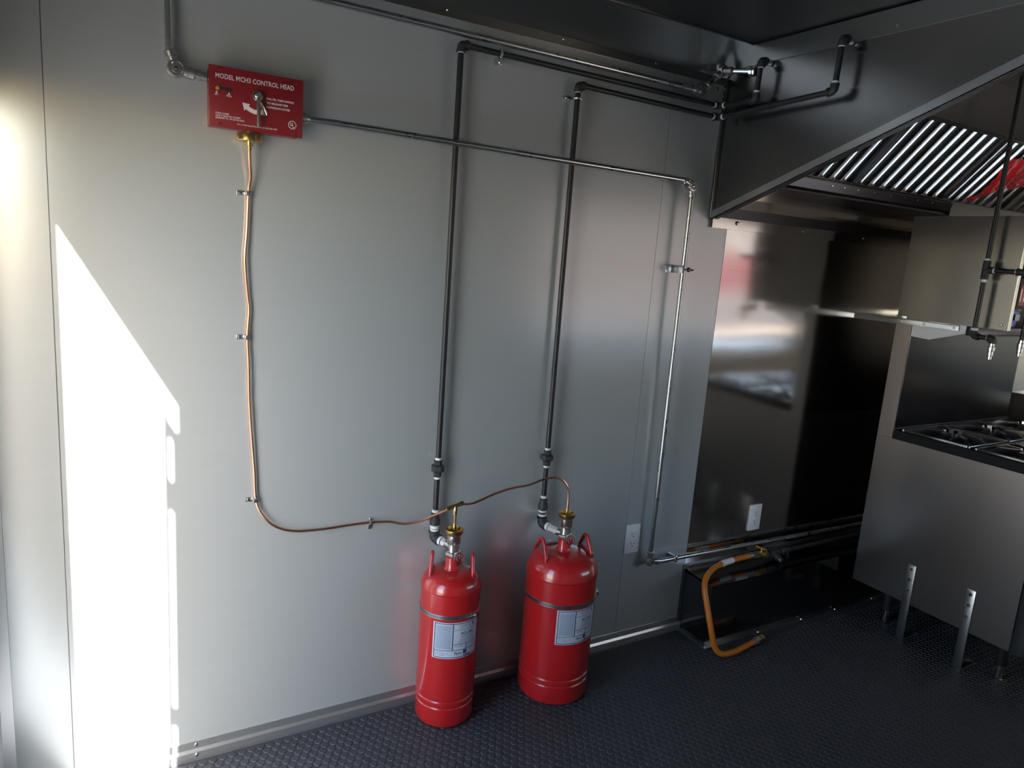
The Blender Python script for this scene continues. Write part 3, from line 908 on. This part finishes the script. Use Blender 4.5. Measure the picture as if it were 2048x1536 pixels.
tm = MB()
tm.tube([tee - Vector((0.020, -0.002, 0.004)), tee + Vector((0.020, 0.001, 0.006))], 0.0058, 12)
tm.tube([tee, tee - Vector((0, 0, 0.018))], 0.0058, 12)
tm.tube([tee - Vector((0.028, -0.004, 0.007)), tee - Vector((0.014, -0.002, 0.003))], 0.0076, 6)
tm.tube([tee + Vector((0.014, 0.001, 0.004)), tee + Vector((0.026, 0.001, 0.007))], 0.0076, 6)
tm.tube([tee - Vector((0, 0, 0.014)), tee - Vector((0, 0, 0.026))], 0.0072, 6)
tm.build('brass_tee', M_brass, cp, angle=25)

for (x, z, horiz, lb) in ((0.339, 1.571, 0, 'topmost zinc clip on the copper tube, below the red box'), (0.3385, 1.206, 0, 'middle zinc clip on the straight vertical copper tube'), (0.3615, 0.757, 0, 'zinc clip on the copper tube above its bend'), (0.694, 0.647, 1, 'zinc clip on the level copper tube left of the cylinders')):
    k_ = thing('tube_clip', lb, 'clip', (x, 0, z), 'zinc clips on the copper tube')
    b = MB()
    if horiz:
        b.tube([(x, -0.012 + 0.0050 * math.cos(t), z + 0.0050 * math.sin(t)) for t in [k * math.pi / 6 for k in range(13)]], 0.0018, 6)
        b.box((x - 0.005, -0.004, z - 0.024), (x + 0.005, -0.0003, z - 0.004), 0.0006)
        b.box((x - 0.005, -0.018, z - 0.006), (x + 0.005, -0.004, z + 0.006), 0.0006)
        b.build('strap', M_zinc, k_)
        screw(k_, (x, -0.004, z + 0.008), (0, -1, 0), 0.005)
    else:
        b.box((x - 0.026, -0.003, z - 0.006), (x - 0.003, -0.0003, z + 0.006), 0.0006)
        b.box((x - 0.007, -0.0185, z - 0.006), (x + 0.006, -0.003, z + 0.006), 0.0012)
        b.build('strap', M_zinc, k_)
        screw(k_, (x - 0.017, -0.003, z), (0, -1, 0), 0.005)

# =================================================================== OUTLETS
for (x0, z0, y0, lb) in ((1.699, 0.381, 0.0, 'white wall outlet on the grey sheet, left of the conduit'), (2.369, 0.380, -0.0012, 'white wall outlet on the polished steel sheet')):
    o = thing('wall_outlet', lb, 'outlet', (x0 + 0.035, y0, z0), 'white duplex outlets')
    MB().box((x0, y0 - 0.006, z0), (x0 + 0.070, y0, z0 + 0.1145), 0.0025).build('cover_plate', M_plate, o)
    for dz in (0.037, 0.077):
        b = MB()
        n = 24
        prof = []
        for k in range(n):
            a = 2 * math.pi * k / n
            prof.append((x0 + 0.035 + 0.0165 * math.cos(a), y0 - 0.006, z0 + dz + max(-0.0135, min(0.0135, 0.0165 * math.sin(a)))))
        b.prism(prof, (0, -0.0022, 0))
        rc = b.build('receptacle', M_plate, o)
        s = MB()
        s.box((x0 + 0.0275, y0 - 0.0086, z0 + dz - 0.001), (x0 + 0.0293, y0 - 0.0081, z0 + dz + 0.008))
        s.box((x0 + 0.0407, y0 - 0.0086, z0 + dz - 0.001), (x0 + 0.0425, y0 - 0.0081, z0 + dz + 0.007))
        s.lathe([(0.0026, 0), (0.0026, 0.0005)], (x0 + 0.035, y0 - 0.0081, z0 + dz - 0.008), (0, -1, 0), 10)
        s.build('slots', M_slot, rc, smooth=False)
    screw(o, (x0 + 0.035, y0 - 0.006, z0 + 0.057), (0, -1, 0), 0.0028, m=M_plate)

# =================================================================== FLOOR BOX (curb) ALONG THE WALL
KX0, KX1, KY, KZ = 2.034, 3.70, -0.152, 0.252
kbx = thing('floor_curb_box', 'low dark polished metal box along the wall foot with screwed flanges', 'metal box', (2.85, -0.08, 0))
MB().box((KX0, KY, 0.0025), (KX0 + 0.003, -0.0015, KZ)).build('end_panel', M_curb, kbx, smooth=False)
MB().box((KX0 + 0.003, KY, 0.0025), (KX1, KY + 0.003, KZ)).build('front_panel', M_curb, kbx, smooth=False)
MB().prism([(KX0, KY, KZ), (KX0, KY, KZ + 0.003), (KX0, -0.0015, KZ + 0.016), (KX0, -0.0015, KZ + 0.012)], (KX1 - KX0, 0, 0)).build('top_panel', M_curb, kbx, smooth=False)
f = MB()
f.box((KX0 - 0.016, -0.0045, 0.002), (KX0, -0.0016, KZ + 0.034))
f.build('wall_flange', M_flange, kbx, smooth=False)
MB().box((KX0, -0.0045, KZ + 0.014), (KX1, -0.0016, KZ + 0.034)).build('top_flange', M_flange, kbx, smooth=False)
MB().box((KX0 - 0.016, KY - 0.018, 0.0022), (KX0, -0.005, 0.0045)).build('floor_flange', M_flange, kbx, smooth=False)
MB().box((KX0, KY - 0.018, 0.0022), (KX1, KY, 0.0045)).build('floor_flange', M_flange, kbx, smooth=False)
for p, n in (((KX0 - 0.008, -0.0045, 0.262), (0, -1, 0)), ((KX0 - 0.008, -0.0045, 0.03), (0, -1, 0)), ((KX0 + 0.03, -0.0045, 0.275), (0, -1, 0)), ((KX0 - 0.007, KY - 0.009, 0.0045), (0, 0, 1)), ((2.33, KY - 0.009, 0.0045), (0, 0, 1)), ((2.60, KY - 0.009, 0.0045), (0, 0, 1)), ((2.83, KY - 0.009, 0.0045), (0, 0, 1)), ((3.10, KY - 0.009, 0.0045), (0, 0, 1))):
    screw(kbx, p, n, 0.005)

# =================================================================== GAS PIPE, VALVE AND HOSE
GZ = 0.288
gp_ = thing('gas_pipe', 'black gas pipe with valve lying along the floor box', 'pipe', (2.6, -0.07, GZ))
MB().tube([(2.425, -0.07, GZ + 0.006), (3.60, -0.07, GZ)], 0.0107).build('tube', M_black, gp_)
MB().tube([(2.445, -0.07, GZ + 0.005), (2.50, -0.07, GZ + 0.005)], 0.016).tube([(2.473, -0.07, GZ), (2.473, -0.105, GZ - 0.010)], 0.0145).build('tee', M_fitting, gp_)
MB().tube([(2.473, -0.100, GZ - 0.009), (2.473, -0.118, GZ - 0.014)], 0.011, 8).build('plug', M_dark, gp_)
MB().tube([(2.51, -0.07, GZ + 0.005), (2.53, -0.07, GZ + 0.005)], 0.015, 8).build('pipe_union', M_fitting, gp_)
MB().box((2.545, -0.084, KZ + 0.005), (2.558, -0.056, GZ + 0.016), 0.002).build('pipe_foot', M_fitting, gp_)
v = MB()
v.tube([(2.365, -0.07, GZ + 0.012), (2.380, -0.07, GZ + 0.011)], 0.0150, 6)
v.tube([(2.380, -0.07, GZ + 0.011), (2.415, -0.07, GZ + 0.008)], 0.0125, 14)
v.tube([(2.412, -0.07, GZ + 0.008), (2.430, -0.07, GZ + 0.006)], 0.0150, 6)
v.tube([(2.398, -0.07, GZ + 0.012), (2.398, -0.07, GZ + 0.034)], 0.006, 10)
vl = v.build('gas_valve', M_brass, gp_, angle=25)
MB().box((-0.030, -0.007, 0), (0.018, 0.007, 0.004), 0.001, Matrix.Translation((2.400, -0.07, GZ + 0.033)) @ Matrix.Rotation(math.radians(-35), 4, 'Z') @ Matrix.Rotation(math.radians(14), 4, 'Y')).build('valve_handle', M_yellow, vl)

gh = thing('gas_hose', 'orange flexible gas hose looping from the valve to the floor', 'hose', (2.04, -0.22, 0.003))
hp = [(2.340, -0.070, 0.302), (2.298, -0.070, 0.301), (2.235, -0.070, 0.299), (2.177, -0.075, 0.298), (2.106, -0.090, 0.296), (2.046, -0.112, 0.284), (2.003, -0.142, 0.258), (1.990, -0.182, 0.190), (1.992, -0.212, 0.113), (2.004, -0.226, 0.055), (2.024, -0.236, 0.024), (2.055, -0.244, 0.0165), (2.105, -0.246, 0.0165), (2.165, -0.238, 0.0175), (2.225, -0.230, 0.020)]
MB().tube(catmull(hp, 6), 0.0112, 16).build('hose', M_orange, gh)
MB().tube([(2.152, -0.0795, 0.2975), (2.180, -0.0748, 0.2985), (2.222, -0.0712, 0.2992)], 0.0128, 18).build('sleeve', M_plate, gh)
MB().tube([(2.318, -0.07, 0.3015), (2.340, -0.07, 0.302)], 0.0128, 14).tube([(2.340, -0.07, 0.302), (2.366, -0.07, 0.301)], 0.0142, 6).build('end_fitting', M_zinc, gh, angle=25)
e0, e1 = Vector((2.218, -0.231, 0.0198)), Vector((2.290, -0.222, 0.0225))
dv = (e1 - e0).normalized()
MB().tube([e0, e0 + dv * 0.018], 0.0128, 14).tube([e0 + dv * 0.018, e0 + dv * 0.034], 0.0155, 6).build('end_fitting', M_nickel, gh, angle=25)
MB().tube([e0 + dv * 0.034, e0 + dv * 0.042], 0.011, 14).tube([e0 + dv * 0.042, e0 + dv * 0.060], 0.0170, 6).tube([e0 + dv * 0.060, e0 + dv * 0.066], 0.012, 14).build('brass_coupling', M_brass, gh, angle=25)

# =================================================================== RANGE
GX0, GX1, GY0, GY1 = 2.872, 3.790, -0.192, -0.875
rg = thing('cooking_range', 'stainless steel gas range standing on legs under the hood', 'stove', ((GX0 + GX1) / 2, -0.53, 0))
MB().box((GX0, -0.830, 0.160), (GX0 + 0.004, GY0, 0.821)).build('side_panel', M_range, rg, smooth=False)
MB().box((GX1 - 0.004, -0.830, 0.160), (GX1, GY0, 0.821)).build('side_panel', M_range, rg, smooth=False)
MB().box((GX0 + 0.004, -0.825, 0.165), (GX1 - 0.004, GY0 + 0.0, 0.800)).build('carcass', M_dark, rg, smooth=False)
MB().box((GX0 - 0.001, GY1, 0.158), (GX0 + 0.030, -0.832, 0.8205), 0.004).build('corner_post', M_chrome, rg)
MB().box((GX1 - 0.030, GY1, 0.158), (GX1 + 0.001, -0.832, 0.8205), 0.004).build('corner_post', M_chrome, rg)
dr = MB().box((GX0 + 0.034, GY1 - 0.005, 0.22), (GX1 - 0.034, -0.828, 0.62), 0.006).build('oven_door', M_range, rg)
MB().tube([(GX0 + 0.12, GY1 - 0.006, 0.575), (GX0 + 0.12, GY1 - 0.045, 0.575), (GX1 - 0.12, GY1 - 0.045, 0.575), (GX1 - 0.12, GY1 - 0.006, 0.575)], 0.011).build('door_handle', M_chrome, dr)
kp = MB().box((GX0 + 0.032, GY1 - 0.002, 0.64), (GX1 - 0.032, -0.828, 0.8205), 0.004).build('control_panel', M_range, rg)
for k in range(7):
    MB().lathe([(0.022, 0), (0.022, 0.006), (0.017, 0.010), (0.016, 0.028), (0.013, 0.031), (0, 0.031)], (GX0 + 0.11 + k * 0.116, GY1 - 0.002, 0.735), (0, -1, 0), 20).build('knob', M_dark, kp)
# cooktop
MB().box((GX0 + 0.002, GY1 + 0.01, 0.800), (GX1 - 0.002, -0.258, 0.824)).build('drip_deck', M_dark, rg, smooth=False)
rim = MB()
rim.box((GX0, GY1, 0.8215), (GX0 + 0.006, -0.258, 0.858))
rim.box((GX1 - 0.006, GY1, 0.8215), (GX1, -0.258, 0.858))
rim.box((GX0 + 0.006, GY1, 0.8215), (GX1 - 0.006, GY1 + 0.006, 0.858))
rim.build('top_rim', M_enamel, rg, smooth=False)
# backguard with its side post
bg = MB().box((GX0 + 0.004, -0.258, 0.822), (GX1, GY0, 1.300)).build('backguard', M_guard, rg, smooth=False)
MB().box((GX0, -0.258, 0.822), (GX0 + 0.004, GY0, 1.300)).build('side_post', M_range, bg, smooth=False)
MB().box((GX0 + 0.001, -0.261, 0.860), (GX0 + 0.004, -0.258, 1.300)).build('edge_strip', M_chrome, bg, smooth=False)
MB().box((GX0 + 0.004, -0.262, 0.858), (GX1, -0.258, 0.866)).build('bottom_strip', M_range, bg, smooth=False)
for x in (GX0 + 0.075, GX1 - 0.075):
    for y in (-0.325, -0.785):
        lg = MB().lathe([(0.026, 0.160), (0.026, 0.150), (0.019, 0.146), (0.019, 0.062)], (x, y, 0), (0, 0, 1), 20).build('leg', M_black, rg)
        MB().lathe([(0.0135, 0.068), (0.0135, 0.008), (0.0165, 0.006), (0.0165, 0.0024), (0, 0.0024)], (x, y, 0), (0, 0, 1), 18).build('foot', M_chrome, lg)
# burners
for i in range(3):
    for jj in range(2):
        bx, by = GX0 + 0.16 + i * 0.30, -0.42 - jj * 0.29
        MB().lathe([(0.050, 0.823), (0.050, 0.832), (0.042, 0.840), (0.030, 0.846), (0.0, 0.848)], (bx, by, 0), (0, 0, 1), 24).build('burner', M_iron, rg)
gl = {(0, 0): 'back grate of the range nearest the steel sheet', (0, 1): 'front grate of the range at its near left side', (1, 0): 'middle back grate of the range', (1, 1): 'middle front grate of the range', (2, 0): 'right back grate of the range by the griddle', (2, 1): 'right front grate of the range by the griddle'}
for i in range(3):
    for jj in range(2):
        bx, by = GX0 + 0.16 + i * 0.30, -0.42 - jj * 0.29
        g = thing('burner_grate', gl[(i, jj)], 'grate', (bx, by, 0.824), 'cast iron burner grates')
        hw, hd_ = 0.143, 0.138
        fr = MB()
        T = 0.011
        zt0, zt1 = 0.846, 0.868
        fr.box((bx - hw, by - hd_, zt0), (bx + hw, by - hd_ + T, zt1), 0.003)
        fr.box((bx - hw, by + hd_ - T, zt0), (bx + hw, by + hd_, zt1), 0.003)
        fr.box((bx - hw, by - hd_ + T, zt0), (bx - hw + T, by + hd_ - T, zt1), 0.003)
        fr.box((bx + hw - T, by - hd_ + T, zt0), (bx + hw, by + hd_ - T, zt1), 0.003)
        fr.build('frame', M_iron, g)
        for k in range(8):
            a = k * math.pi / 4
            ex = hw - 0.006 if k % 2 == 0 else hw * 1.30
            L1 = ex if k % 2 == 0 else hd_ * 1.28
            Mx = Matrix.Translation((bx, by, 0)) @ Matrix.Rotation(a, 4, 'Z')
            b = MB().prism([(0.034, -0.009, 0.850), (0.042, -0.009, 0.880), (L1 * 0.70, -0.009, 0.880), (L1 * 0.86, -0.009, 0.868), (L1, -0.009, 0.867), (L1, -0.009, 0.846), (L1 * 0.6, -0.009, 0.838)], (0, 0.018, 0))
            b.v = [tuple(Mx @ Vector(p)) for p in b.v]
            b.build('finger', M_iron, g, smooth=False)
        for sx in (-1, 1):
            for sy in (-1, 1):
                MB().box((bx + sx * (hw - 0.012) - 0.006, by + sy * (hd_ - 0.012) - 0.006, 0.8242), (bx + sx * (hw - 0.012) + 0.006, by + sy * (hd_ - 0.012) + 0.006, 0.848), 0.002).build('foot', M_iron, g)

# floor brackets at the range side
for y, lb in ((-0.438, 'steel floor bracket on the range side, nearer the wall'), (-0.672, 'steel floor bracket on the range side, nearer the camera')):
    b = thing('floor_bracket', lb, 'bracket', (GX0 - 0.003, y, 0), 'angle brackets anchoring the range')
    MB().box((GX0 - 0.005, y - 0.0165, 0.0025), (GX0 - 0.0005, y + 0.0165, 0.330), 0.001).build('upright', M_flange, b)
    MB().box((GX0 - 0.0005, y - 0.0165, 0.0025), (GX0 + 0.110, y + 0.0165, 0.007), 0.001).build('foot_plate', M_flange, b)
    for z in (0.312, 0.268, 0.222):
        screw(b, (GX0 - 0.005, y, z), (-1, 0, 0), 0.007)

# =================================================================== OVERSHELF CABINET ABOVE THE RANGE
SX1 = 3.79
cbn = thing('overshelf_cabinet', 'steel overshelf cabinet above the range with plain side panel', 'cabinet', (3.33, -0.4, 1.30))
MB().box((GX0, -0.612, 1.322), (GX0 + 0.003, GY0, 1.732)).build('side_panel', M_cab, cbn, smooth=False)
MB().box((GX0 - 0.0008, -0.6155, 1.322), (GX0 + 0.014, -0.612, 1.732)).build('front_edge', M_chrome, cbn, smooth=False)
MB().box((SX1 - 0.003, -0.612, 1.322), (SX1, GY0, 1.732)).build('side_panel', M_cab, cbn, smooth=False)
MB().box((GX0 + 0.003, -0.612, 1.727), (SX1 - 0.003, GY0, 1.732)).build('top_panel', M_cab, cbn, smooth=False)
MB().box((GX0 + 0.003, GY0 - 0.003, 1.322), (SX1 - 0.003, GY0, 1.727)).build('back_panel', M_dark, cbn, smooth=False)
MB().box((GX0 + 0.003, -0.612, 1.322), (SX1 - 0.003, GY0 - 0.003, 1.330)).build('shelf', M_dark, cbn, smooth=False)
MB().box((GX0 + 0.001, -0.500, 1.286), (SX1, -0.470, 1.3215), 0.002).build('front_rail', M_dark, cbn)
MB().prism([(GX0 + 0.002, -0.235, 1.321), (GX0 + 0.002, -0.235, 1.256), (GX0 + 0.002, -0.335, 1.250), (GX0 + 0.002, -0.469, 1.292), (GX0 + 0.002, -0.469, 1.321)], (0.003, 0, 0)).build('gusset', M_gusset, cbn, smooth=False)
screw(cbn, (GX0, -0.590, 1.340), (-1, 0, 0), 0.005)
tie = thing('tie_strap', 'flat steel strap from the wall to the overshelf side', 'strap', (GX0 - 0.008, -0.2, 1.30))
MB().box((GX0 - 0.006, -0.445, 1.298), (GX0 - 0.0018, -0.0016, 1.321), 0.0008).box((GX0 - 0.006, -0.236, 1.321), (GX0 - 0.0018, -0.192, 1.334), 0.0008).build('bar', M_flange, tie)
for y in (-0.216, -0.310, -0.428):
    screw(tie, (GX0 - 0.006, y, 1.309), (-1, 0, 0), 0.005)
# things on the shelf
tb = thing('plastic_tub', 'small blue plastic tub on the overshelf at the picture edge', 'tub', (2.965, -0.545, 1.330))
MB().lathe([(0, 1.331), (0.040, 1.331), (0.044, 1.335), (0.050, 1.392), (0.053, 1.394), (0.053, 1.400), (0.048, 1.400), (0.046, 1.394), (0.041, 1.338), (0, 1.338)], (2.962, -0.545, 0), (0, 0, 1), 28).build('bowl', M_blue, tb)
MB().box((2.945, -0.5965, 1.358), (2.978, -0.592, 1.382), 0.001).build('tag', M_panelblue, tb)
bx_ = thing('carton', 'dark carton with red print on the overshelf at the picture edge', 'box', (3.2, -0.45, 1.33))
MB().box((3.135, -0.505, 1.3305), (3.27, -0.40, 1.515), 0.002).build('body', M_slot, bx_)
pr_ = MB()
pr_.box((3.142, -0.5062, 1.41), (3.262, -0.5051, 1.490))
pr_.build('printed_panel', M_carton, bx_, smooth=False)
pw = MB()
for k in range(4):
    pw.box((3.147 + k * 0.026, -0.5070, 1.425), (3.153 + k * 0.026, -0.5062, 1.475))
pw.build('print_bars', M_white, bx_, smooth=False)

# =================================================================== NOZZLE PIPE
NX = 2.828
npz = thing('nozzle_pipe', 'black drop pipe with two chrome nozzles in front of the overshelf', 'pipe', (NX, -0.52, 1.20))
NY = -0.522
MB().tube([(NX, NY, 1.300), (NX, NY, 2.204)], PR).build('drop', M_black, npz)
te = MB().tube([(NX, NY, 1.500), (NX, NY, 1.568)], 0.0130, 16).tube([(NX, NY, 1.534), (NX, NY - 0.026, 1.534)], 0.0130, 16)
te.build('tee', M_fitting, npz)
tape(npz, (NX, NY, 1.572), (0, 0, 1))
tape(npz, (NX, NY, 1.495), (0, 0, 1), w=0.010)
tape(npz, (NX, NY - 0.029, 1.534), (0, 1, 0))
MB().tube([(NX, NY - 0.02, 1.534), (NX, -0.645, 1.533)], PR).build('branch', M_black, npz)
elbow(npz, (NX, -0.648, 1.533), (0, 1, 0), (1, 0, 0))
tape(npz, (NX, -0.625, 1.533), (0, 1, 0), w=0.004)
MB().tube([(NX, -0.648, 1.533), (2.912, -0.648, 1.533)], PR).build('branch', M_black, npz)
elbow(npz, (2.912, -0.648, 1.533), (-1, 0, 0), (0, 0, -1))
MB().tube([(2.912, -0.648, 1.533), (2.912, -0.648, 1.290)], PR).build('branch_drop', M_black, npz)
elbow(npz, (NX, NY, 1.290), (0, 0, 1), (0, -1, 0))
tape(npz, (NX, NY, 1.315), (0, 0, 1), w=0.012, r=0.0125)
MB().tube([(NX, NY, 1.290), (NX, -0.590, 1.290)], PR).build('branch', M_black, npz)
elbow(npz, (NX, -0.592, 1.290), (0, 1, 0), (0, 0, -1), 0.018)
tape(npz, (NX, -0.574, 1.290), (0, 1, 0), w=0.006, r=0.011)
for p in ((NX, -0.592, 1.272), (2.912, -0.648, 1.292)):
    MB().lathe([(0.0095, 0), (0.0095, -0.010), (0.0125, -0.012), (0.0125, -0.026), (0.0100, -0.028), (0.0100, -0.044), (0.0075, -0.046), (0.0075, -0.058), (0, -0.058)], p, (0, 0, 1), 14).build('nozzle', M_chrome, npz, angle=25)

# =================================================================== GRIDDLE BESIDE THE RANGE
gr = thing('griddle', 'steel griddle with raised side splash at the picture edge beyond the range', 'griddle', (4.1, -0.53, 0))
MB().box((3.800, -0.86, 0.16), (4.45, -0.20, 0.855), 0.004).build('body', M_range, gr)
MB().box((3.800, -0.80, 0.856), (3.806, -0.235, 0.985), 0.001).build('side_splash', M_range, gr)
MB().box((3.806, -0.240, 0.856), (4.45, -0.234, 0.985), 0.001).build('back_splash', M_range, gr)
for x in (3.86, 4.39):
    for y in (-0.27, -0.80):
        MB().lathe([(0.02, 0.162), (0.02, 0.06), (0.013, 0.058), (0.013, 0.0)], (x, y, 0), (0, 0, 1), 16).build('leg', M_chrome, gr)
pp = thing('crumpled_paper', 'white crumpled paper on the griddle behind its side splash', 'paper', (3.87, -0.28, 0.858))
b = MB()
vs = []
for i in range(7):
    for k in range(7):
        x = 3.82 + 0.10 * i / 6
        y = -0.27 - 0.09 * k / 6
        h = 0.13 * (1 - abs(i - 2.5) / 4) * (1 - abs(k - 3) / 5) + random.uniform(-0.006, 0.006)
        vs.append((x, y, 0.870 + max(0, h)))
b.add(vs, [(i * 7 + k, i * 7 + k + 1, i * 7 + k + 8, i * 7 + k + 7) for i in range(6) for k in range(6)])
b.build('sheet', M_paper, pp, smooth=False)
# counter under the serving window
sc = thing('serving_counter', 'steel serving counter under the window, seen only mirrored in the steel', 'counter', (4.1, -2.1, 0))
MB().box((2.6, YF + 0.02, 0.845), (5.6, YF + 0.42, 0.880), 0.004).build('worktop', M_steel, sc)
MB().box((2.65, YF + 0.02, 0.10), (5.55, YF + 0.38, 0.845), 0.004).build('cabinet_front', M_tan, sc)
MB().box((2.70, YF + 0.03, 0.0), (5.50, YF + 0.33, 0.10)).build('plinth', M_dark, sc)
